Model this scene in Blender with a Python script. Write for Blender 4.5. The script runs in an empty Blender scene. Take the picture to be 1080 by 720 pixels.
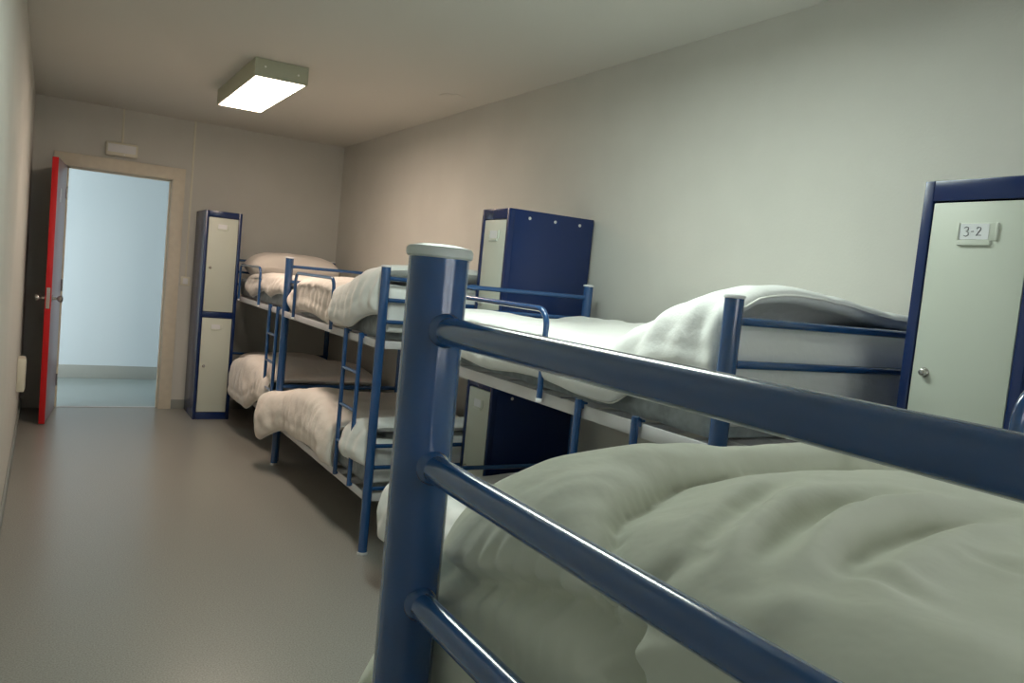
import bpy, bmesh, math, random
from mathutils import Vector, Matrix, noise
random.seed(7)
D = math.pi / 180
scene = bpy.context.scene
COL = scene.collection

# ------------------------------------------------------------------ camera
F_PX = 846.9; YAW = 30.314 * D; PITCH = 4.216 * D; ROLL = 5.562 * D; CAM_H = 1.442
fw = Vector((math.sin(YAW) * math.cos(PITCH), math.cos(YAW) * math.cos(PITCH), -math.sin(PITCH)))
rt = Vector((math.cos(YAW), -math.sin(YAW), 0)); up = rt.cross(fw)
R_ = rt * math.cos(ROLL) + up * math.sin(ROLL); U_ = up * math.cos(ROLL) - rt * math.sin(ROLL)
cd = bpy.data.cameras.new('camera'); cam = bpy.data.objects.new('camera', cd); COL.objects.link(cam)
cd.sensor_width = 36; cd.sensor_fit = 'HORIZONTAL'; cd.lens = F_PX / 1080 * 36; cd.clip_start = 0.02
m = Matrix((R_, U_, -fw)).transposed().to_4x4(); m.translation = Vector((0, 0, CAM_H)); cam.matrix_world = m
scene.camera = cam

# ------------------------------------------------------------------ light and exposure
scene.view_settings.view_transform = 'Standard'; scene.view_settings.look = 'None'
scene.view_settings.gamma = 1; scene.view_settings.use_curve_mapping = False
scene.view_settings.exposure = 0.90
LAMP_FAR = ((1.0, 0.80, 0.65), 14.0)       # colour, strength of the diffuser of the far ceiling lamp
FILL_NEAR = ((0.88, 1.0, 0.92), 14.5)  # unseen second ceiling lamp, added to brighten the nearer bunks
FILL_CORRIDOR = ((0.80, 0.91, 1.0), 0.72)       # unseen lamp added to brighten the corridor
DAY_FILL = ((0.93, 0.99, 1.0), 2.2)  # world light used as fill through the window added behind the camera
w = bpy.data.worlds.new('world'); scene.world = w; w.use_nodes = True
w.node_tree.nodes['Background'].inputs[0].default_value = (*DAY_FILL[0], 1)
w.node_tree.nodes['Background'].inputs[1].default_value = DAY_FILL[1]

# ------------------------------------------------------------------ materials
def mat(name, col, rough=0.5, metal=0.0, spec=0.5, coat=0.0, emit=None, strength=0, noise_amt=0.0, nscale=60.0, bump=0.0, bscale=200.0, sheen=0.0, col2=None, bdist=0.001):
    m = bpy.data.materials.new(name); m.use_nodes = True
    nt = m.node_tree; b = nt.nodes['Principled BSDF']
    b.inputs['Base Color'].default_value = (*col, 1); b.inputs['Roughness'].default_value = rough
    b.inputs['Metallic'].default_value = metal; b.inputs['Specular IOR Level'].default_value = spec
    b.inputs['Coat Weight'].default_value = coat; b.inputs['Coat Roughness'].default_value = 0.12
    b.inputs['Sheen Weight'].default_value = sheen
    if emit:
        b.inputs['Emission Color'].default_value = (*emit, 1); b.inputs['Emission Strength'].default_value = strength
    tc = nt.nodes.new('ShaderNodeTexCoord')
    if noise_amt > 0:
        n = nt.nodes.new('ShaderNodeTexNoise'); n.inputs['Scale'].default_value = nscale; n.inputs['Detail'].default_value = 4
        nt.links.new(tc.outputs['Object'], n.inputs['Vector'])
        r = nt.nodes.new('ShaderNodeValToRGB')
        c2 = col2 or tuple(c * (1 - noise_amt) for c in col)
        r.color_ramp.elements[0].position = 0.35; r.color_ramp.elements[1].position = 0.65
        r.color_ramp.elements[0].color = (*c2, 1); r.color_ramp.elements[1].color = (*[min(1, c * (1 + noise_amt * .5)) for c in col], 1)
        nt.links.new(n.outputs['Fac'], r.inputs['Fac']); nt.links.new(r.outputs['Color'], b.inputs['Base Color'])
    if bump > 0:
        n2 = nt.nodes.new('ShaderNodeTexNoise'); n2.inputs['Scale'].default_value = bscale; n2.inputs['Detail'].default_value = 3
        nt.links.new(tc.outputs['Object'], n2.inputs['Vector'])
        bp = nt.nodes.new('ShaderNodeBump'); bp.inputs['Strength'].default_value = bump; bp.inputs['Distance'].default_value = bdist
        nt.links.new(n2.outputs['Fac'], bp.inputs['Height']); nt.links.new(bp.outputs['Normal'], b.inputs['Normal'])
    return m
M = {}
M['wall'] = mat('wall_paint', (0.61, 0.605, 0.56), 0.75, bump=0.35, bscale=90, bdist=0.002, noise_amt=0.03, nscale=3)
M['wall_blue'] = mat('corridor_paint', (0.50, 0.58, 0.62), 0.8, bump=0.3, bscale=90, bdist=0.002)
M['ceiling'] = mat('ceiling_paint', (0.62, 0.61, 0.56), 0.9, bump=0.2, bscale=120)
M['floor'] = mat('speckled_vinyl', (0.30, 0.293, 0.262), 0.29, spec=0.6, noise_amt=0.28, nscale=170, bump=0.05, bscale=25)
M['floor_cor'] = mat('corridor_vinyl', (0.30, 0.36, 0.36), 0.34, spec=0.6, noise_amt=0.2, nscale=170)
M['skirt'] = mat('grey_skirting', (0.27, 0.29, 0.27), 0.5)
M['frame_wood'] = mat('painted_frame', (0.70, 0.64, 0.52), 0.5, noise_amt=0.04, nscale=20)
M['red'] = mat('red_edge', (0.62, 0.010, 0.014), 0.35, spec=0.5)
M['lilac'] = mat('lilac_laminate', (0.33, 0.22, 0.27), 0.32, spec=0.5)
M['chrome'] = mat('brushed_steel', (0.62, 0.60, 0.57), 0.25, metal=1.0)
M['blue'] = mat('blue_tube_paint', (0.015, 0.074, 0.215), 0.2, spec=0.6, coat=0.6, noise_amt=0.04, nscale=30)
M['cap'] = mat('grey_plastic_cap', (0.60, 0.64, 0.60), 0.35)
M['capw'] = mat('white_plastic_cap', (0.78, 0.79, 0.80), 0.4)
M['foot'] = mat('grey_rubber_foot', (0.50, 0.50, 0.50), 0.6)
M['rail'] = mat('grey_frame_paint', (0.62, 0.61, 0.62), 0.45)
M['navy'] = mat('navy_locker_paint', (0.007, 0.023, 0.10), 0.24, spec=0.5, bump=0.04, bscale=40)
M['door'] = mat('pale_locker_door', (0.60, 0.64, 0.56), 0.42, bump=0.03, bscale=40)
M['card'] = mat('white_card', (0.80, 0.82, 0.84), 0.5)
M['holder'] = mat('label_holder_plastic', (0.66, 0.70, 0.62), 0.3)
M['ink'] = mat('ink', (0.05, 0.05, 0.07), 0.6)
M['duvet'] = mat('white_cotton', (0.85, 0.86, 0.84), 0.85, spec=0.25, sheen=0.15, bump=0.5, bscale=26, bdist=0.006)
M['duvet_warm'] = mat('cream_cotton', (0.82, 0.76, 0.70), 0.85, spec=0.25, sheen=0.15, bump=0.5, bscale=26, bdist=0.006)
M['duvet_green'] = mat('pale_green_cotton', (0.70, 0.72, 0.60), 0.85, spec=0.25, sheen=0.15, bump=0.5, bscale=20, bdist=0.006)
M['seam'] = mat('white_piping', (0.86, 0.86, 0.82), 0.8)
M['tick'] = mat('grey_mattress_ticking', (0.36, 0.40, 0.42), 0.8, noise_amt=0.22, nscale=28, bump=0.1, bscale=300)
M['lampbox'] = mat('lamp_housing', (0.46, 0.48, 0.36), 0.45)
M['screw'] = mat('bright_screw', (0.85, 0.85, 0.8), 0.3, metal=0.8)
M['trim'] = mat('cream_plastic', (0.72, 0.70, 0.58), 0.45)
M['glow_far'] = mat('lit_diffuser', (0.9, 0.9, 0.88), 0.4, emit=LAMP_FAR[0], strength=LAMP_FAR[1])
M['glow_near'] = mat('lit_diffuser_cool', (0.9, 0.9, 0.88), 0.4, emit=FILL_NEAR[0], strength=FILL_NEAR[1])
M['glow_cor'] = mat('lit_diffuser_corridor', (0.9, 0.9, 0.9), 0.4, emit=FILL_CORRIDOR[0], strength=FILL_CORRIDOR[1])
g = bpy.data.materials.new('fill_window_glass'); g.use_nodes = True
gb = g.node_tree.nodes['Principled BSDF']; gb.inputs['Transmission Weight'].default_value = 1; gb.inputs['Roughness'].default_value = 0; gb.inputs['IOR'].default_value = 1.05
M['glass'] = g

# ------------------------------------------------------------------ mesh helpers
def box(bm, x0, x1, y0, y1, z0, z1, bev=0.0, seg=2):
    t = bmesh.new()
    vs = [t.verts.new((x, y, z)) for x in (x0, x1) for y in (y0, y1) for z in (z0, z1)]
    for f in ((0, 1, 3, 2), (4, 6, 7, 5), (0, 4, 5, 1), (2, 3, 7, 6), (0, 2, 6, 4), (1, 5, 7, 3)):
        t.faces.new([vs[i] for i in f])
    bmesh.ops.recalc_face_normals(t, faces=t.faces)
    if bev > 0: bmesh.ops.bevel(t, geom=t.edges[:], offset=bev, segments=seg, affect='EDGES', profile=0.5)
    me = bpy.data.meshes.new('t'); t.to_mesh(me); bm.from_mesh(me); bpy.data.meshes.remove(me); t.free()
def tube(bm, pts, r, n=20, capends=True):
    pts = [Vector(p) for p in pts]; rings = []; prev = None
    for i, p in enumerate(pts):
        d = (pts[min(i + 1, len(pts) - 1)] - pts[max(i - 1, 0)]).normalized()
        if prev is None:
            a = Vector((0, 0, 1)) if abs(d.z) < .9 else Vector((1, 0, 0)); u = d.cross(a).normalized()
        else:
            u = (prev - d * prev.dot(d)).normalized()
        v = d.cross(u); prev = u
        rr = r[i] if isinstance(r, (list, tuple)) else r
        rings.append([bm.verts.new(p + (u * math.cos(k * 2 * math.pi / n) + v * math.sin(k * 2 * math.pi / n)) * rr) for k in range(n)])
    for a, b in zip(rings, rings[1:]):
        for k in range(n): bm.faces.new((a[k], a[(k + 1) % n], b[(k + 1) % n], b[k]))
    if capends:
        bm.faces.new(rings[0][::-1]); bm.faces.new(rings[-1])
def lathe(bm, prof, c, ax=(0, 0, 1), n=28):
    """prof = [(radius, height)] swept about axis ax through c"""
    ax = Vector(ax).normalized(); a = Vector((0, 0, 1)) if abs(ax.z) < .9 else Vector((1, 0, 0)); u = ax.cross(a).normalized(); v = ax.cross(u); c = Vector(c)
    rings = [[bm.verts.new(c + ax * h + (u * math.cos(k * 2 * math.pi / n) + v * math.sin(k * 2 * math.pi / n)) * max(r, 1e-5)) for k in range(n)] for r, h in prof]
    for p, q in zip(rings, rings[1:]):
        for k in range(n): bm.faces.new((p[k], p[(k + 1) % n], q[(k + 1) % n], q[k]))
    bm.faces.new(rings[0][::-1]); bm.faces.new(rings[-1])
def obj(name, bm, m, parent=None, smooth=40, loc=None, sub=0):
    bmesh.ops.recalc_face_normals(bm, faces=bm.faces)
    for f in bm.faces: f.smooth = True
    if smooth is not None and smooth < 180:
        for e in bm.edges:
            if len(e.link_faces) == 2 and e.calc_face_angle(0) > smooth * D: e.smooth = False
    me = bpy.data.meshes.new(name); bm.to_mesh(me); bm.free(); me.materials.append(m)
    o = bpy.data.objects.new(name, me); COL.objects.link(o)
    if parent: o.parent = parent
    if loc: o.location = loc
    if sub:
        s = o.modifiers.new('sub', 'SUBSURF'); s.levels = sub; s.render_levels = sub
    return o
def tag(o, label, cat, group=None):
    o['label'] = label; o['category'] = cat
    if group: o['group'] = group
    return o
def thing(name, label, cat, loc=(0, 0, 0), rz=0, group=None):
    o = bpy.data.objects.new(name, None); COL.objects.link(o); o.empty_display_size = .1
    o.location = loc; o.rotation_euler = (0, 0, rz); return tag(o, label, cat, group)
def struct(name, bm, m, parent=None, smooth=40):
    o = obj(name, bm, m, parent, smooth)
    if not parent: o['kind'] = 'structure'
    return o
def B(): return bmesh.new()

# ------------------------------------------------------------------ room
XL, XR, YF, H, YB = -0.148, 2.444, 7.759, 2.585, -1.6
DX0, DX1, DZ = 0.105, 0.914, 2.046          # door opening in the far wall
WT = 0.12
bm = B(); box(bm, XL - WT, XR + WT, YB - WT, YF + WT * .5, -0.1, 0); struct('floor', bm, M['floor'])
bm = B(); box(bm, -2.5, 3.2, YF + WT * .5, 9.49, -0.1, 0); struct('floor_corridor', bm, M['floor_cor'])
bm = B(); box(bm, XL - WT, XR + WT, YB - WT, YF + WT, H, H + .1); struct('ceiling', bm, M['ceiling'])
bm = B(); box(bm, -2.5, 3.2, YF + WT, 9.49, H, H + .1); struct('ceiling_corridor', bm, M['ceiling'])
bm = B(); box(bm, XL - WT, XL, YB, YF, 0, H); struct('wall_left', bm, M['wall'])
bm = B(); box(bm, XR, XR + WT, YB, YF, 0, H); struct('wall_right', bm, M['wall'])
bm = B()
box(bm, XL - WT, DX0 - .02, YF, YF + WT, 0, H); box(bm, DX1 + .02, XR + WT, YF, YF + WT, 0, H); box(bm, DX0 - .02, DX1 + .02, YF, YF + WT, DZ + .02, H)
struct('wall_far', bm, M['wall'])
bm = B()
WX0, WX1, WZ0, WZ1 = 0.2, 2.0, 0.95, 2.2
box(bm, XL - WT, WX0, YB - WT, YB, 0, H); box(bm, WX1, XR + WT, YB - WT, YB, 0, H); box(bm, WX0, WX1, YB - WT, YB, 0, WZ0); box(bm, WX0, WX1, YB - WT, YB, WZ1, H)
struct('wall_back', bm, M['wall'])
bm = B()
for a in ((WX0, WX0 + .05), (WX1 - .05, WX1), ((WX0 + WX1) / 2 - .03, (WX0 + WX1) / 2 + .03)): box(bm, a[0], a[1], YB - .09, YB - .03, WZ0, WZ1)
box(bm, WX0 + .05, WX1 - .05, YB - .09, YB - .03, WZ0, WZ0 + .05); box(bm, WX0 + .05, WX1 - .05, YB - .09, YB - .03, WZ1 - .05, WZ1)
win = struct('fill_window_1', bm, M['capw'])  # unseen window, added behind the camera to let fill light in
bm = B(); box(bm, WX0 + .05, WX1 - .05, YB - .064, YB - .058, WZ0 + .05, WZ1 - .05); struct('pane', bm, M['glass'], win)
bm = B(); box(bm, -2.5, 3.2, 9.49, 9.6, 0, H); struct('wall_corridor', bm, M['wall_blue'])
bm = B(); box(bm, -2.62, -2.5, YF + WT, 9.6, 0, H); struct('wall_corridor_left', bm, M['wall_blue'])
bm = B(); box(bm, 3.2, 3.32, YF + WT, 9.6, 0, H); struct('wall_corridor_right', bm, M['wall_blue'])
# skirting
bm = B(); box(bm, XL, XL + .012, YB, YF, 0, .085, .003); struct('baseboard_left', bm, M['skirt'])
bm = B(); box(bm, XR - .012, XR, YB, YF, 0, .085, .003); struct('baseboard_right', bm, M['skirt'])
bm = B(); box(bm, 1.022, XR - .012, YF - .012, YF, 0, .085, .003); struct('baseboard_far', bm, M['skirt'])
bm = B(); box(bm, -2.5, 3.2, 9.478, 9.49, 0, .14, .003); struct('baseboard_corridor', bm, M['skirt'])
# door frame: jambs, head and architrave
bm = B()
box(bm, DX0 - .02, DX0, YF - .005, YF + WT + .005, 0, DZ + .02); box(bm, DX1, DX1 + .02, YF - .005, YF + WT + .005, 0, DZ + .02); box(bm, DX0 - .02, DX1 + .02, YF - .005, YF + WT + .005, DZ, DZ + .02)
box(bm, 0.003, DX0 - .004, YF - .022, YF - .0005, 0, 2.152, .003); box(bm, DX1 + .004, 1.020, YF - .022, YF - .0005, 0, 2.152, .003); box(bm, 0.003, 1.020, YF - .024, YF - .0005, DZ + .004, 2.154, .003)
box(bm, DX1 - .014, DX1, YF + .045, YF + .075, 0, DZ); box(bm, DX0, DX0 + .014, YF + .045, YF + .075, 0, DZ); box(bm, DX0, DX1, YF + .045, YF + .075, DZ - .014, DZ)
struct('trim_1', bm, M['frame_wood'])
bm = B(); box(bm, DX0 - .02, DX1 + .02, YF + .045, YF + .08, 0, .004); struct('trim_2', bm, M['rail'])
# open door leaf, hinged on the left jamb, swung into the room
hinge = Vector((DX0, YF - .03, 0)); free = Vector((0.036, YF - .72, 0)); dv = (free - hinge); dl = dv.length; ang = math.atan2(dv.y, dv.x)
door = bpy.data.objects.new('door_1', None); COL.objects.link(door); door.location = hinge; door.rotation_euler = (0, 0, ang); door['kind'] = 'structure'
DT = .042
bm = B(); box(bm, .0, dl - .001, -DT + .001, -.001, .012, DZ - .004, .001); obj('door_panel', bm, M['lilac'], door)
bm = B(); box(bm, dl - .001, dl + .006, -DT, 0, .010, DZ - .003, .001); e = obj('door_edging', bm, M['red'], door); e['label'] = 'bright red edge of the door'
bm = B(); box(bm, dl + .006, dl + .008, -DT + .008, -.008, .90, 1.06); obj('latch_plate', bm, M['chrome'], door)
for s in (0, 1):
    bm = B(); y = 0 if s else -DT; sg = 1 if s else -1
    lathe(bm, [(.027, 0), (.027, .004), (.012, .008), (.010, .030), (.020, .040), (.027, .052), (.026, .066), (.015, .074)], (dl - .062, y, .975), (0, sg, 0))
    obj('door_knob', bm, M['chrome'], door)
bm = B(); box(bm, .40, .47, .0, .003, 1.72, 1.83, .001); obj('door_plate', bm, M['card'], door)
for z in (.25, 1.05, 1.82):
    bm = B(); tube(bm, [(0.0, 0.004, z - .05), (0.0, 0.004, z + .05)], .007, 12); obj('hinge', bm, M['chrome'], door)

# ------------------------------------------------------------------ small wall and ceiling fittings
t = thing('exit_light', 'small cream emergency light box above the open doorway', 'light', (0.5, YF, 2.18))
bm = B(); box(bm, -.125, .125, -.05, 0, 0, .115, .012, 3); obj('housing', bm, M['trim'], t)
bm = B(); box(bm, -.108, .108, -.0560, -.0495, .030, .098, .003); obj('cover', bm, M['capw'], t)
bm = B(); lathe(bm, [(.006, 0), (.006, .003), (.002, .005)], (0.02, -.0500, .016), (0, -1, 0), 12); obj('indicator', bm, M['screw'], t)
bm = B(); box(bm, .495, .511, YF - .008, YF, 2.296, H, .002); tag(obj('cable_duct', bm, M['trim']), 'short cable duct running up from the emergency light to the ceiling', 'cable duct')
bm = B(); box(bm, 1.068, 1.084, YF - .008, YF, 1.205, H, .002); tag(obj('cable_duct', bm, M['trim']), 'long cable duct right of the door frame running down to the switch', 'cable duct')
t = thing('light_switch', 'small light switch on the wall between door frame and tall locker', 'switch', (1.076, YF, 1.125))
bm = B(); box(bm, -.04, .04, -.011, 0, 0, .08, .003); obj('switch_plate', bm, M['trim'], t)
bm = B(); box(bm, -.022, .022, -.0165, -.011, .014, .066, .002); obj('rocker', bm, M['capw'], t)
t = thing('junction_box', 'cream junction box low on the left wall near the red-edged door', 'box', (XL, 6.5, .36))
bm = B(); box(bm, 0, .045, -.09, .09, 0, .23, .004); obj('housing', bm, M['trim'], t)
bm = B(); box(bm, .045, .050, -.08, .08, .01, .22, .002); obj('cover', bm, M['trim'], t)
t = thing('ceiling_cover', 'faint round white cover plate on the ceiling right of the lit lamp', 'cover plate', (2.19, 4.80, H))
bm = B(); lathe(bm, [(.085, 0), (.085, -.005), (.075, -.009), (.02, -.010)], (0, 0, 0)); obj('plate', bm, M['ceiling'], t)

def lamp(x0, x1, y0, y1, glow, label):
    t = thing('ceiling_lamp', label, 'lamp', ((x0 + x1) / 2, (y0 + y1) / 2, H))
    hx, hy = (x1 - x0) / 2, (y1 - y0) / 2; h = .105; k = .012
    bm = B()
    box(bm, -hx, -hx + k, -hy, hy, -h, 0, .002); box(bm, hx - k, hx, -hy, hy, -h, 0, .002)
    box(bm, -hx + k, hx - k, -hy, -hy + k, -h, 0, .002); box(bm, -hx + k, hx - k, hy - k, hy, -h, 0, .002)
    box(bm, -hx + k, hx - k, -hy + k, hy - k, -.02, 0)
    obj('housing', bm, M['lampbox'], t)
    bm = B(); box(bm, -hx + k, hx - k, -hy + k, hy - k, -h + .002, -h + .008); obj('diffuser', bm, glow, t)
    for sx in (-1, 1):
        for sy in (-1, 1):
            bm = B(); lathe(bm, [(.006, 0), (.006, .002), (.003, .004)], (sx * hx * .62, sy * hy, -.045 if sx < 0 else -.055), (0, sy, 0), 12); obj('screw', bm, M['screw'], t)
    return t
lamp(0.975, 1.285, 4.885, 6.09, M['glow_far'], 'lit rectangular ceiling lamp with a bright white diffuser')
lamp(0.975, 1.285, 1.60, 2.78, M['glow_near'], 'unseen second ceiling lamp, added above the nearer bunks to brighten them')
lamp(1.6, 2.8, 8.4, 8.7, M['glow_cor'], 'unseen ceiling lamp added to brighten the blue corridor')

# ------------------------------------------------------------------ lockers  (front faces local -Y, width along X)
LW, LD, LH = 0.300, 0.50, 1.80
def locker(label, loc, rz, group='tall two-door lockers', rivet_side=0, text=None, cards=True, w_=LW):
    t = thing('locker', label, 'locker', loc, rz, group)
    W = w_ / 2; k = .026
    bm = B()
    box(bm, -W, -W + k, 0, .03, 0, LH, .002); box(bm, W - k, W, 0, .03, 0, LH, .002)
    box(bm, -W + k, W - k, 0, .03, LH - .052, LH, .002); box(bm, -W + k, W - k, 0, .03, 0, .062, .002); box(bm, -W + k, W - k, 0, .03, .888, .938, .002)
    obj('front_frame', bm, M['navy'], t)
    bm = B()
    box(bm, -W, -W + .012, .03, LD, 0, LH, .001); box(bm, W - .012, W, .03, LD, 0, LH, .001)
    box(bm, -W + .012, W - .012, LD - .01, LD, 0, LH); box(bm, -W + .012, W - .012, .03, LD - .01, LH - .012, LH); box(bm, -W + .012, W - .012, .03, LD - .01, 0, .012); box(bm, -W + .012, W - .012, .03, LD - .01, .905, .920)
    obj('body', bm, M['navy'], t)
    for z0, z1, up_ in ((.066, .884, 0), (.942, LH - .056, 1)):
        bm = B(); box(bm, -W + k + .003, W - k - .003, .003, .021, z0, z1, .003); d = obj('door', bm, M['door'], t)
        lz = z1 - .073; lx = 0.0
        bm = B(); hw, hh = .046, .021
        box(bm, lx - hw, lx + hw, .0005, .003, lz - hh, lz + hh, .0006)
        box(bm, lx - hw - .002, lx - hw + .002, -.0035, .003, lz - hh, lz + hh, .0008); box(bm, lx + hw - .002, lx + hw + .003, -.0035, .003, lz - hh, lz + hh, .0008)
        box(bm, lx - hw, lx + hw - .012, -.0035, .003, lz - hh - .012, lz - hh, .0008)
        obj('label_holder', bm, M['holder'], d)
        bm = B(); box(bm, lx - hw + .003, lx + hw - .018, -.0008, .0003, lz - hh + .002, lz + hh - .002); obj('label_card', bm, M['card'], d)
        if up_ and text:
            bm = B()
            for st in text:
                tube(bm, [(lx - .012 + a * .0125, -.0013, lz + b * .0115) for a, b in st], .0009, 6)
            obj('handwriting', bm, M['ink'], d)
        kz = z0 + (.374 if up_ else .40)
        bm = B(); lathe(bm, [(.012, 0), (.012, .003), (.009, .006), (.0085, .014), (.006, .016)], (-W + .064, .003, kz), (0, -1, 0), 20); l = obj('lock', bm, M['chrome'], d)
    if rivet_side:
        for z in (LH - .038, .86):
            for f in (.23, .53, .83):
                bm = B(); lathe(bm, [(.008, 0), (.008, .002), (.004, .004)], (rivet_side * W, LD * f, z), (rivet_side, 0, 0), 12); obj('rivet', bm, M['screw'], t)
    return t
three = [(-1.6, .75), (-1.2, 1), (-.75, .85), (-.8, .35), (-1.2, .05), (-.7, -.15), (-.65, -.7), (-1.1, -1), (-1.6, -.8)]
dash = [(-.2, 0), (.35, .03)]
two = [(.85, .6), (1.15, .95), (1.6, .8), (1.65, .4), (1.2, -.3), (.85, -.85), (1.3, -.75), (1.85, -.8)]
locker('tall navy locker with pale doors standing by the door frame at the far wall', (1.135 + LW / 2, YF - LD - .006, 0), 0)
# the other two stand with their backs on the right wall and face the aisle: local -Y -> world -X
MY0 = 3.44
locker('navy locker behind the middle bunk, its broad dark blue side facing us', (XR - LD - .014, MY0 + .285 / 2, 0), -90 * D, rivet_side=1, w_=.285)
locker('nearest locker, at the right picture edge, its door marked 3-2', (XR - LD - .014, 1.29 - LW / 2, 0), -90 * D, text=[three, dash, two])

# ------------------------------------------------------------------ bunk beds
# local frame: x = 0 on the ladder side, x = BW on the other; y = 0 at the ladder end, y = BL at the other
BW, BL, PT = 0.885, 1.861, 1.455
def bunk(label, loc, rz, lad=(.25, .50), hoop=(.76, 1.58), capm='capw'):
    t = thing('bunk_bed', label, 'bunk bed', loc, rz, 'blue tubular steel bunk beds')
    for x in (0, BW):
        for y in (0, BL):
            bm = B(); tube(bm, [(x, y, .012), (x, y, PT)], .0238, 36); p = obj('post', bm, M['blue'], t)
            bm = B(); lathe(bm, [(.0246, 0), (.0262, .0015), (.0264, .006), (.0245, .0085), (.014, .0105), (.003, .011)], (x, y, PT), n=36); obj('end_cap', bm, M[capm], p)
            bm = B(); lathe(bm, [(.0270, 0), (.0270, .010), (.0240, .013)], (x, y, 0), n=24); obj('foot', bm, M['foot'], p)
    for y in (0, BL):
        for z in (1.400, 1.293, 1.184, .555, .445, .335):
            bm = B(); tube(bm, [(.018, y, z), (BW - .018, y, z)], .0108, 20)
            for x, s in ((.0232, 1), (BW - .0232, -1)): lathe(bm, [(.0135, -.002), (.0135, .002), (.0108, .006)], (x, y, z), (s, 0, 0), 20)
            obj('end_bar', bm, M['blue'], t)
    for z in (1.05, .275):
        bm = B()
        box(bm, -.014, -.008, .022, BL - .022, z, z + .04, .001); box(bm, -.008, .03, .022, BL - .022, z, z + .004, .001)
        box(bm, BW + .008, BW + .014, .022, BL - .022, z, z + .04, .001); box(bm, BW - .03, BW + .008, .022, BL - .022, z, z + .004, .001)
        box(bm, .022, BW - .022, -.014, -.008, z, z + .04, .001); box(bm, .022, BW - .022, BL + .008, BL + .014, z, z + .04, .001)
        for k in range(9):
            y = .12 + k * (BL - .24) / 8; box(bm, .02, BW - .02, y - .02, y + .02, z + .005, z + .030, .002)
        for k in range(5):
            x = .12 + k * (BW - .24) / 4; tube(bm, [(x, .0, z + .033), (x, BL, z + .033)], .0025, 6)
        obj('bed_frame', bm, M['rail'], t)
    X = -.030
    # guard rail hoop
    y0, y1 = hoop; zt = 1.364; r = .055; pts = [(X, y0, 1.068)]
    pts.append((X, y0, zt - r))
    for k in range(1, 9): a = k / 8 * math.pi / 2; pts.append((X, y0 + r - r * math.cos(a), zt - r + r * math.sin(a)))
    for k in range(0, 9): a = k / 8 * math.pi / 2; pts.append((X, y1 - r + r * math.sin(a), zt - r + r * math.cos(a)))
    pts.append((X, y1, 1.068))
    bm = B(); tube(bm, pts, .0100, 20); h = obj('guard_rail', bm, M['blue'], t)
    for y in (y0, y1):
        bm = B(); lathe(bm, [(.0112, 0), (.0112, .010), (.0100, .012)], (X, y, 1.060), n=20); obj('tube_plug', bm, M['capw'], h)
    # ladder
    ym = sum(lad) / 2
    bm = B()
    for y in lad:
        tube(bm, [(X, y, .300), (X, y, 1.108)], .0118, 20)
        box(bm, X, -.0145, y - .010, y + .010, 1.080, 1.104, .002); box(bm, X, -.0145, y - .010, y + .010, .302, .318, .002)
        box(bm, X, -.002, y - .010, y + .010, 1.093, 1.100, .002)
    l = obj('ladder', bm, M['blue'], t)
    for z in (.895, .695, .495):
        bm = B(); tube(bm, [(X, lad[0] + .010, z), (X, lad[1] - .010, z)], .0095, 16); obj('rung', bm, M['blue'], l)
    return t
XB = 1.445; XB1 = 1.464
Y1, Y2, Y3 = 5.675, 3.765, 1.424
B4 = (0.265, 0.578)
bunk('furthest blue bunk bed, next to the tall locker at the far wall', (XB1, Y1, 0), 0, lad=(.12, .36), hoop=(.74, 1.5))
bunk('second furthest blue bunk bed, its white-capped post rising out of the bedding', (XB, Y2, 0), 0, lad=(.20, .44), hoop=(.72, 1.54))
bunk('blue bunk bed in front of the dark locker with brightly lit white bedding on top', (XB, Y3, 0), 0, lad=(.285, .56), hoop=(.785, 1.58))
bunk('nearest blue bunk bed, its big grey-capped post and bars crossing the picture', (B4[0], B4[1], 0), -90 * D, lad=(.25, .50), hoop=(.925, 1.70), capm='cap')

# ------------------------------------------------------------------ bedding
def nz(x, y, z=0.0, s=1.0): return noise.noise(Vector((x * s, y * s, z * s)))
def rbox_grid(hx, hy, hz, r, step):
    """rounded box as a closed quad grid; returns list of (pos, normal), faces"""
    n = [max(4, int(round(2 * h / step))) for h in (hx, hy, hz)]
    key = {}; vs = []; fs = []
    hs = (hx, hy, hz)
    def axis(i, a):
        u = i / n[a] * 2 - 1
        # pack samples toward the edges
        u = math.copysign(1 - (1 - abs(u)) ** 1.35, u)
        return u * hs[a]
    def vid(i, j, k):
        if (i, j, k) in key: return key[(i, j, k)]
        p = Vector((axis(i, 0), axis(j, 1), axis(k, 2)))
        q = Vector([max(-(h - r), min(h - r, c)) for h, c in zip(hs, p)])
        d = (p - q); nn = d.normalized() if d.length > 1e-9 else Vector((0, 0, 1))
        key[(i, j, k)] = len(vs); vs.append((q + nn * r, nn)); return key[(i, j, k)]
    nx, ny, nz_ = n
    for i in range(nx):
        for j in range(ny):
            fs.append([vid(i, j, 0), vid(i, j + 1, 0), vid(i + 1, j + 1, 0), vid(i + 1, j, 0)])
            fs.append([vid(i, j, nz_), vid(i + 1, j, nz_), vid(i + 1, j + 1, nz_), vid(i, j + 1, nz_)])
    for i in range(nx):
        for k in range(nz_):
            fs.append([vid(i, 0, k), vid(i + 1, 0, k), vid(i + 1, 0, k + 1), vid(i, 0, k + 1)])
            fs.append([vid(i, ny, k), vid(i, ny, k + 1), vid(i + 1, ny, k + 1), vid(i + 1, ny, k)])
    for j in range(ny):
        for k in range(nz_):
            fs.append([vid(0, j, k), vid(0, j, k + 1), vid(0, j + 1, k + 1), vid(0, j + 1, k)])
            fs.append([vid(nx, j, k), vid(nx, j + 1, k), vid(nx, j + 1, k + 1), vid(nx, j, k + 1)])
    return vs, fs
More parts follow.
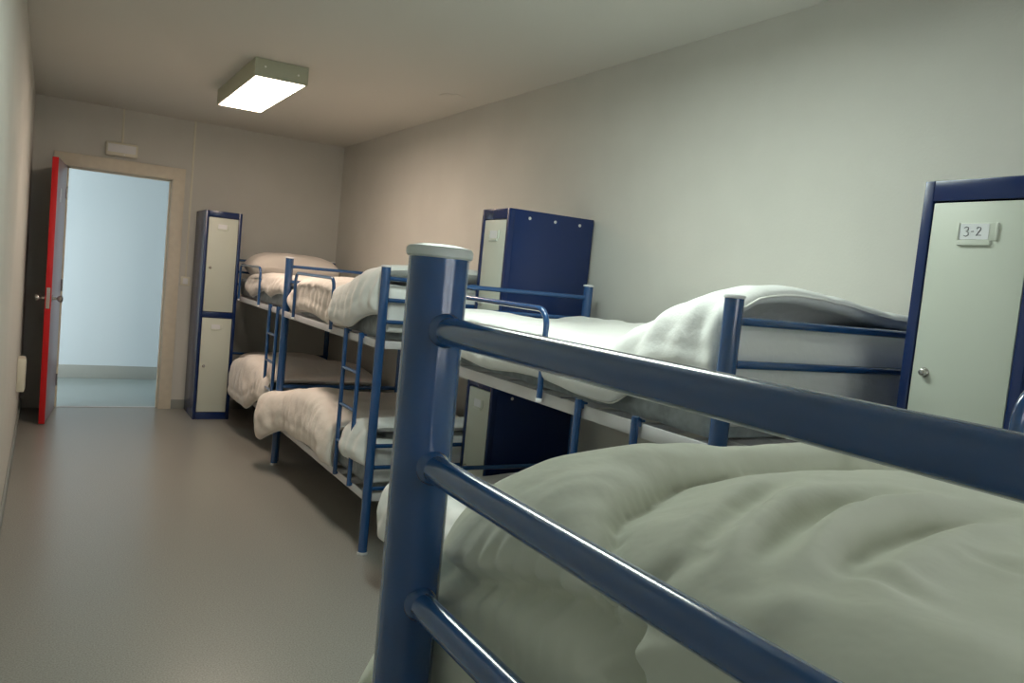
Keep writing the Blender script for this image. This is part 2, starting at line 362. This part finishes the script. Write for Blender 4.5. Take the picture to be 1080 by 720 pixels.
def soft(name, c, half, r, step, m, label, cat, group, parent_tf, fn=None):
    vs, fs = rbox_grid(*half, r, step); bm = B(); T = parent_tf
    out = []
    for p, n in vs:
        q = Vector(p)
        if fn: q = fn(q, n)
        out.append(bm.verts.new(q))
    for f in fs: bm.faces.new([out[i] for i in f])
    o = obj(name, bm, m, None, None); o.matrix_world = T @ Matrix.Translation(Vector(c))
    return tag(o, label, cat, group)
def TF(loc, rz=0): return Matrix.Translation(Vector(loc)) @ Matrix.Rotation(rz, 4, 'Z')
def mattress(tf, z, label, seed):
    def fn(q, n):
        w_ = .004 * nz(q.x + seed, q.y, q.z, 9)
        q = q + n * w_
        if abs(n.z) < .6: q = q - n * .004 * math.exp(-(q.z / .012) ** 2)
        return q
    o = soft('mattress', (BW / 2, BL / 2, z + .115), (BW / 2 - .036, BL / 2 - .058, .076), .028, .022, M['tick'], label, 'mattress', 'grey mattresses on the bunks', tf, fn)
    o.modifiers.new('sub', 'SUBSURF').render_levels = 1
    return o
def pillow(tf, c, half, label, seed, rz=0, m='duvet'):
    hx, hy, hz = half
    def fn(q, n):
        u, v = q.x / hx, q.y / hy
        f = max(0.0, (1 - abs(u) ** 3.2)) ** .5 * max(0.0, (1 - abs(v) ** 3.2)) ** .5
        z = q.z * (f * .95 + .05)
        q = Vector((q.x * (1 - .05 * (1 - abs(v)) ** 0), q.y, z)) + n * .006 * nz(q.x + seed, q.y, q.z, 10)
        return q
    return soft('pillow', c, half, min(half) * .6, .022, M[m], label, 'pillow', 'white pillows', tf @ Matrix.Translation((0, 0, 0)), fn)
def quilt(name, base, wr, Ls, Lt, T, step, m, label, tf, group, piping=False):
    ns = max(8, int(Ls / step)); nt = max(8, int(Lt / step))
    def warp(u): 
        v = 2 * u - 1; return (math.copysign(1 - (1 - abs(v)) ** 1.25, v) + 1) / 2
    P = [[base(warp(i / ns), warp(j / nt)) for j in range(nt + 1)] for i in range(ns + 1)]
    bm = B(); top = {}; bot = {}; rim = []
    for i in range(ns + 1):
        for j in range(nt + 1):
            a = P[min(i + 1, ns)][j] - P[max(i - 1, 0)][j]; b = P[i][min(j + 1, nt)] - P[i][max(j - 1, 0)]
            n = b.cross(a)
            n = n.normalized() if n.length > 1e-9 else Vector((0, 0, 1))
            s, t_ = warp(i / ns), warp(j / nt)
            ds, dt = min(s, 1 - s) * Ls, min(t_, 1 - t_) * Lt; R = T * .9
            es = math.sqrt(max(0, 1 - (1 - min(ds / R, 1)) ** 2)); et = math.sqrt(max(0, 1 - (1 - min(dt / R, 1)) ** 2))
            e = es * et; w_ = wr(s, t_, P[i][j])
            if i in (0, ns) or j in (0, nt):
                v = bm.verts.new(P[i][j] + n * w_ * .5); top[i, j] = bot[i, j] = v
            else:
                top[i, j] = bm.verts.new(P[i][j] + n * (T / 2 * e + w_)); bot[i, j] = bm.verts.new(P[i][j] - n * (T / 2 * e) + n * w_ * .3)
    for i in range(ns):
        for j in range(nt):
            f = [top[i, j], top[i, j + 1], top[i + 1, j + 1], top[i + 1, j]]; bm.faces.new(f)
            f = [bot[i, j], bot[i + 1, j], bot[i + 1, j + 1], bot[i, j + 1]]; bm.faces.new(f)
    ring = [Vector(top[i, 0].co) for i in range(ns + 1)] + [Vector(top[ns, j].co) for j in range(1, nt + 1)] + [Vector(top[i, nt].co) for i in range(ns - 1, -1, -1)] + [Vector(top[0, j].co) for j in range(nt - 1, -1, -1)]
    o = obj(name, bm, m, None, None); o.matrix_world = tf; tag(o, label, 'duvet', group)
    o.modifiers.new('sub', 'SUBSURF').render_levels = 1
    if piping:
        bm = B(); tube(bm, ring, .0035, 8, False); p = obj('piping', bm, M['seam'], o, 60)
    return o
def smooth(a, b, x):
    x = max(0.0, min(1.0, (x - a) / (b - a))); return x * x * (3 - 2 * x)
def drape(tf, z0, y0, y1, hem, hump, side, label, m='duvet', T=.045, bulge=.016, seed=0.0, group='white duvets on the bunk beds', amp=.010, xw=.86, piping=True):
    """duvet lying on a mattress whose top is z0, hanging over the ladder side (x = 0)"""
    r = .055
    def base(s, t):
        y = y0 + (y1 - y0) * s
        xo = side(y); hb = hem(y)
        Ze = z0 + T / 2 + .004 + hump(y, 0.0); a = max(.03, Ze - hb); bl = xw - xo
        arc = r * math.pi / 2; rr = min(r, a * .9); arc = rr * math.pi / 2
        Lx = (a - rr) + arc + (bl - rr); l = t * Lx
        if l < a - rr:
            f = l / max(a - rr, 1e-6); x = xo - bulge * math.sin(math.pi * min(1, f)); z = hb + l
        elif l < a - rr + arc:
            q = (l - (a - rr)) / rr; x = xo + rr - rr * math.cos(q); z = Ze - rr + rr * math.sin(q)
        else:
            x = xo + rr + (l - (a - rr) - arc); z = z0 + T / 2 + .004 + hump(y, x)
            z = z * smooth(0, .05, x - xo - rr) + (Ze) * (1 - smooth(0, .05, x - xo - rr))
        yy = y + .012 * nz(t * 3 + seed, s * 2, 1.3, 2)
        return Vector((x, yy, z))
    Lt = .86 + (z0 - hem((y0 + y1) / 2)) ; Ls = y1 - y0
    def wr(s, t, p):
        l = t * Lt; y = s * Ls
        w_ = amp * (.6 * nz(p.x * 2.2 + seed, p.y * 5.5, p.z * 3, 1.6) + .5 * abs(nz(l * 3 + seed, y * 7, 3.1, 2.2)) + .25 * nz(l * 9, y * 14 + seed, .7, 2))
        # hanging gathers
        hang = 1 - smooth(.12, .30, l)
        w_ += hang * .0065 * math.sin(y * 62 + 5 * nz(y * 3, l * 5, seed, 1.5)) * smooth(0, .05, l)
        # stitched channels
        for c in (.30, .58, .86): w_ -= .007 * math.exp(-((l - c * Lt / 1.02) / .014) ** 2) * (.6 + .5 * nz(y * 4, c, seed, 1))
        w_ -= .006 * math.exp(-((l - .085) / .012) ** 2)
        return w_
    return quilt('duvet', base, wr, Ls, Lt, T, .019, M[m], label, tf, group, piping)
MU, ML = 1.050, 0.275                  # height of the upper and lower bed frames
ZU, ZL = MU + .191, ML + .191          # tops of the mattresses
T1, T2, T3 = TF((XB1, Y1, 0)), TF((XB, Y2, 0)), TF((XB, Y3, 0)); T4 = TF((B4[0], B4[1], 0), -90 * D)

mattress(T1, MU, 'grey mattress on the top of the furthest bunk bed', 1); mattress(T1, ML, 'grey mattress on the lower level of the furthest bunk bed', 2)
mattress(T2, MU, 'grey mattress on the top of the second furthest bunk bed', 3); mattress(T2, ML, 'grey mattress on the lower level of the second furthest bunk bed', 4)
mattress(T3, MU, 'blue-grey mattress under the brightly lit white duvet in front of the dark locker', 5); mattress(T3, ML, 'grey mattress on the lower level of the bunk in front of the dark locker', 6)
mattress(T4, MU, 'mattress hidden under the big green-white duvet of the nearest bunk', 7)

# pillows
pillow(T3, (.45, .22, ZU + .075), (.38, .185, .070), 'pillow under the folded duvet, behind the bars of the bunk by locker 3-2', 1)
pillow(T2, (.45, .21, ZU + .070), (.38, .175, .066), 'pillow under the folded duvet on top of the second furthest bunk', 2)
pillow(T2, (.45, .21, ZL + .070), (.38, .175, .066), 'pillow at the ladder end of the lower bed in the second furthest bunk', 3)
pillow(T1, (.44, 1.60, ZU + .125), (.42, .20, .135), 'cream pillow at the far wall on top of the furthest bunk', 4, m='duvet_warm')
pillow(T1, (.44, 1.60, ZL + .070), (.40, .18, .070), 'pillow on the lower bed of the furthest bunk, by the far wall', 5, m='duvet_warm')
pillow(T3, (.45, .22, ZL + .075), (.38, .185, .070), 'pillow on the lower bed of the bunk in front of the dark locker', 6)

# bunk 3, upper: flat far part, folded hump over the pillow at the ladder end
drape(T3, ZU, .045, 1.835,
      lambda y: 1.125 + .045 * smooth(.45, .33, y) + .05 * smooth(.36, .22, y) - .07 * smooth(1.66, 1.80, y) + .010 * math.sin(y * 9),
      lambda y, x: .168 * smooth(.56, .10, y) * (1 + .20 * math.sin(math.pi * min(1, max(0, x / .86)))) + .015 * math.sin(x * 7) * math.sin(y * 4 + 1) + .03 * smooth(.5, .9, x) * smooth(.6, 1.2, y),
      lambda y: -.002 - .055 * smooth(1.64, 1.78, y) + .03 * smooth(.25, .05, y),
      'brightly lit white duvet with a raised fold, in front of the dark locker', seed=3.1)
drape(T3, ZL, .045, 1.90,
      lambda y: ZL - .09 - .13 * smooth(1.50, 1.74, y) + .01 * math.sin(y * 9),
      lambda y, x: .16 * smooth(.60, .15, y) + .01 * math.sin(x * 6 + y * 5),
      lambda y: -.004 - .085 * smooth(1.45, 1.74, y) + .03 * smooth(.25, .05, y),
      'white duvet on the lower bed in front of the dark locker', seed=8.4)
# the layer folded under it, hanging over the end of the mattress behind the bars
def under(s, t, z0, up_):
    x = .035 + .815 * s; zt = z0 + up_ - .012 * math.sin(x * 5); zb = z0 - .113; a = zt - zb; r = min(.05, up_ * .6); l = t * (a + .30)
    if l < a - r: y, z = .030 + .010 * math.sin(l * 22), zb + l
    elif l < a - r + r * 1.571: q = (l - a + r) / r; y, z = .030 + r - r * math.cos(q), zt - r + r * math.sin(q)
    else: y = .030 + r + (l - (a - r) - r * 1.571); z = zt - .35 * max(0, y - .18) ** 1.2
    return Vector((x, y, z))
def under_wr(s, t, p, z0):
    return .005 * nz(p.x, p.z, 1, 7) + .0035 * math.sin(p.x * 70 + 30 * p.z + 4 * nz(p.x, p.z, 0, 5)) * (1 - smooth(.1, .35, t)) - .010 * math.exp(-((p.z - z0 - .044 + .02 * p.x) / .010) ** 2) * (p.y < .08)
for tf, z0, up_, lb in ((T3, ZU, .150, 'lower fold of white bedding hanging behind the bars by locker 3-2'), (T2, ZU, .120, 'lower fold of bedding behind the three top bars of the second furthest bunk'), (T2, ZL, .10, 'lower fold of bedding behind the low bars of the second furthest bunk')):
    quilt('duvet', lambda s, t: under(t, s, z0, up_), lambda s, t, p: under_wr(t, s, p, z0), .58, .815, .024, .018, M['duvet'], lb, tf, 'white duvets on the bunk beds')
# bunk 2
drape(T2, ZU, .60, 1.80,
      lambda y: 1.105 + .02 * math.sin(y * 6) + .05 * smooth(1.66, 1.80, y),
      lambda y, x: .022 + .03 * math.sin(math.pi * smooth(.6, 1.8, y)) - .07 * smooth(1.55, 1.80, y) + .012 * math.sin(x * 8),
      lambda y: .016, 'cream duvet hanging behind the guard rail of the second furthest bunk', bulge=.006, m='duvet_warm', seed=5.2, T=.06)
drape(T2, ZU, .04, .74,
      lambda y: 1.115 + .10 * smooth(.46, .10, y),
      lambda y, x: .040 + .135 * smooth(.72, .06, y) * (1 + .1 * math.sin(math.pi * max(0, x))),
      lambda y: -.020 + .03 * smooth(.3, .05, y) , 'pale folded duvet end rising behind the three bars of the second furthest bunk', m='duvet', seed=6.7, T=.05)
drape(T2, ZL, .55, 1.90,
      lambda y: ZL - .145 - .145 * smooth(1.50, 1.86, y) + .012 * math.sin(y * 8),
      lambda y, x: .03 + .09 * math.sin(math.pi * smooth(.45, 1.75, y)) * (1 - .6 * smooth(.1, .6, x)) - .05 * smooth(1.5, 1.9, y),
      lambda y: -.012 - .10 * smooth(1.45, 1.80, y), 'rumpled cream duvet on the lower bed of the second furthest bunk', m='duvet_warm', seed=1.7, T=.07, amp=.016)
drape(T2, ZL, .04, .45,
      lambda y: ZL - .03 - .03 * smooth(.2, .5, y),
      lambda y, x: .05 + .09 * smooth(.56, .12, y),
      lambda y: -.022 + .03 * smooth(.3, .05, y) + .045 * smooth(.27, .43, y), 'pale duvet lump at the ladder of the lower bed in the second furthest bunk', m='duvet', seed=9.9, T=.06)
# bunk 1
drape(T1, ZU, .05, 1.36,
      lambda y: 1.150 + .045 * abs(math.sin(y * 5.2 + .4)) - .04 * smooth(.7, 1.0, y),
      lambda y, x: .012 + .02 * math.sin(y * 3),
      lambda y: .012, 'cream duvet with a wavy hem on top of the furthest bunk', bulge=.006, m='duvet_warm', seed=2.3, T=.055)
drape(T1, ZL, .30, 1.36,
      lambda y: ZL - .10 - .12 * smooth(.5, .8, y),
      lambda y, x: .04 + .09 * math.sin(math.pi * smooth(.2, 1.4, y)) * (1 - .5 * smooth(.2, .6, x)),
      lambda y: -.018 - .04 * smooth(.5, .8, y), 'cream duvet bulging from the lower bed beside the tall locker', m='duvet_warm', seed=4.4, T=.07, amp=.014)

# ---- big duvet of the nearest bunk (world coordinates)
CR = [(.20, .30), (.30, .375), (.377, .461), (.49, .530), (.62, .556), (.75, .552), (.86, .50), (.95, .43), (1.08, .36), (1.25, .22), (1.32, 0), (1.30, -.40)]
POLY = CR + [(.20, -.40)]
def sdist(x, y):
    best = 9
    for (ax, ay), (bx, by) in zip(CR, CR[1:]):
        dx, dy = bx - ax, by - ay; t_ = max(0, min(1, ((x - ax) * dx + (y - ay) * dy) / (dx * dx + dy * dy)))
        d = math.hypot(x - ax - t_ * dx, y - ay - t_ * dy); best = min(best, d)
    ins = False; n = len(POLY)
    for i in range(n):
        (x1, y1), (x2, y2) = POLY[i], POLY[(i + 1) % n]
        if (y1 > y) != (y2 > y) and x < (x2 - x1) * (y - y1) / (y2 - y1) + x1: ins = not ins
    return best if ins else -best
VAL = [[(0.56, 0.459), (0.504, 0.433), (0.453, 0.407), (0.396, 0.374), (0.356, 0.344)], [(0.585, 0.386), (0.514, 0.376), (0.469, 0.364), (0.421, 0.341), (0.369, 0.315), (0.341, 0.299)], [(0.634, 0.328), (0.571, 0.327), (0.521, 0.324), (0.465, 0.309), (0.398, 0.287), (0.363, 0.273)], [(0.498, 0.264), (0.504, 0.24)], [(0.395, 0.283), (0.401, 0.264), (0.396, 0.235)], [(0.383, 0.377), (0.336, 0.337)]]
VDW = [(.007, .010), (.011, .012), (.012, .013), (.005, .008), (.004, .007), (.004, .008)]
def pdist(P, x, y):
    best = 9; arc = 0; at = 0
    for (ax, ay), (bx, by) in zip(P, P[1:]):
        dx, dy = bx - ax, by - ay; L = math.hypot(dx, dy); t_ = max(0, min(1, ((x - ax) * dx + (y - ay) * dy) / (L * L)))
        d = math.hypot(x - ax - t_ * dx, y - ay - t_ * dy)
        if d < best: best = d; at = arc + t_ * L
        arc += L
    return best, at, arc
SEAMS = [[(.60, 1.192), (.565, 1.197), (.504, 1.215), (.439, 1.232), (.394, 1.238), (.362, 1.232), (.345, 1.212), (.335, 1.18), (.30, 1.15)],
         [(.352, 1.29), (.366, 1.258), (.357, 1.236), (.325, 1.20)]]
def dome(u): u = max(0.0, min(1.0, u)); return math.sqrt(1 - (1 - u) ** 2)
DC = Vector((1.19, .145, 1.185)); DH = (.90, .475, .105)
def big(q, n):
    p = q + DC
    zb, zt = DC.z - DH[2], DC.z + DH[2]
    w_ = (p.z - zb) / (zt - zb)
    d = sdist(p.x, p.y)
    top = 1.262 + (.042 * dome(d / .20) if d > 0 else .040 * dome(-d / .05)) + (.012 * smooth(.36, .52, p.x) - .010 * (1 - smooth(.30, .42, p.x))) * (d < 0)
    # long soft folds on the front lobe, fanning out from its left end
    a = math.atan2(p.y - .05, p.x - .20); rad = math.hypot(p.x - .20, p.y - .05)
    if d > 0:
        for P, (dep, wid) in zip(VAL, VDW):
            e_, at, arc = pdist(P, p.x, p.y)
            if e_ < .07:
                k_ = .35 + .65 * smooth(0, arc * .3, at) * (1 - smooth(arc * .75, arc, at))
                top += k_ * dep * (-math.exp(-(e_ / wid) ** 2) + .55 * math.exp(-((e_ - wid * 2.1) / (wid * 1.1)) ** 2))
        top += .003 * nz(p.x * .8, p.y * 2.0, 9.0, 9) * smooth(0, .05, d)
    else: top += .006 * nz(p.x * 1.2, p.y * 3, .4, 7) + .006 * math.sin(p.x * 55 + 6 * nz(p.x, p.y, 1, 5)) * smooth(.75, .95, p.x)
    top += .008 * nz(p.x, p.y, 5.0, 6) + .0025 * nz(p.x * 1.0, p.y * 2.2, 1.0, 26)
    # undersides rise to leave room for the mattress
    if n.z < -.5 and q.z < 0:
        ins = min((p.x - .315), (B4[1] - .045 - p.y), (p.y + .28), (2.09 - p.x))
        if ins > 0:
            p.z = min(1.247, p.z + .4 * max(0, ins) * 40) ; 
            return Vector((p.x, p.y, p.z)) - DC
    top -= .030 * smooth(.40, .29, p.x) * smooth(.46, .60, p.y)
    p.z = zb + w_ * (top - zb)
    side = 1 - smooth(.55, 1.0, w_)
    if q.z < 0:       # the hanging hem falls straight instead of curling under
        if n.x < -.05: p.x -= .085 * (1 - math.hypot(n.x, n.y)) * .9
        if n.y > .05: p.y += .085 * (1 - math.hypot(n.x, n.y)) * .9
    cw = smooth(.2, .95, 1.414 * min(max(0, -n.x), max(0, n.y))) if n.z < .7 else 0
    k_ = smooth(0, .6, cw) * (1 - smooth(.0, .65, w_)); p.y += .095 * k_; p.x -= .030 * k_; p.z -= .075 * k_
    if n.y > .2:      # overhang on the far long side
        p.y += (.030 + .055 * (1 - w_) * (1 - smooth(.42, .62, p.x))) * n.y * (1 - smooth(.85, 1.05, p.x)) - .035 * smooth(.95, 1.1, p.x) * n.y
        p.y += .005 * math.sin(p.x * 60 + 3 * nz(p.x, p.z, 0, 6)) * side
    if n.x < -.2:     # end face towards the aisle: folded edge with gathers
        for P, A in zip(SEAMS, (.030, .022)):
            e_, at, arc = pdist(P, p.y, p.z)
            p.x += A * math.exp(-(e_ / .0065) ** 2) * (-n.x)
            p.x += .0075 * math.sin(at * 260 + 4 * nz(p.y, p.z, 3, 12)) * math.exp(-(e_ / .038) ** 1.5) * (-n.x) * smooth(.02, .10, at)
        p.x += .008 * abs(nz(p.y * 1.3, p.z * 1.2, 7, 7)) * (-n.x) - .004 * math.sin(p.y * 38 + p.z * 20) * (-n.x) * side
    return p - DC
dv = soft('duvet', DC, DH, .085, .0075, M['duvet_green'], 'big rumpled green-white duvet filling the lower right of the picture', 'duvet', 'white duvets on the bunk beds', Matrix.Identity(4), big)
dv.modifiers.new('sub', 'SUBSURF').render_levels = 1
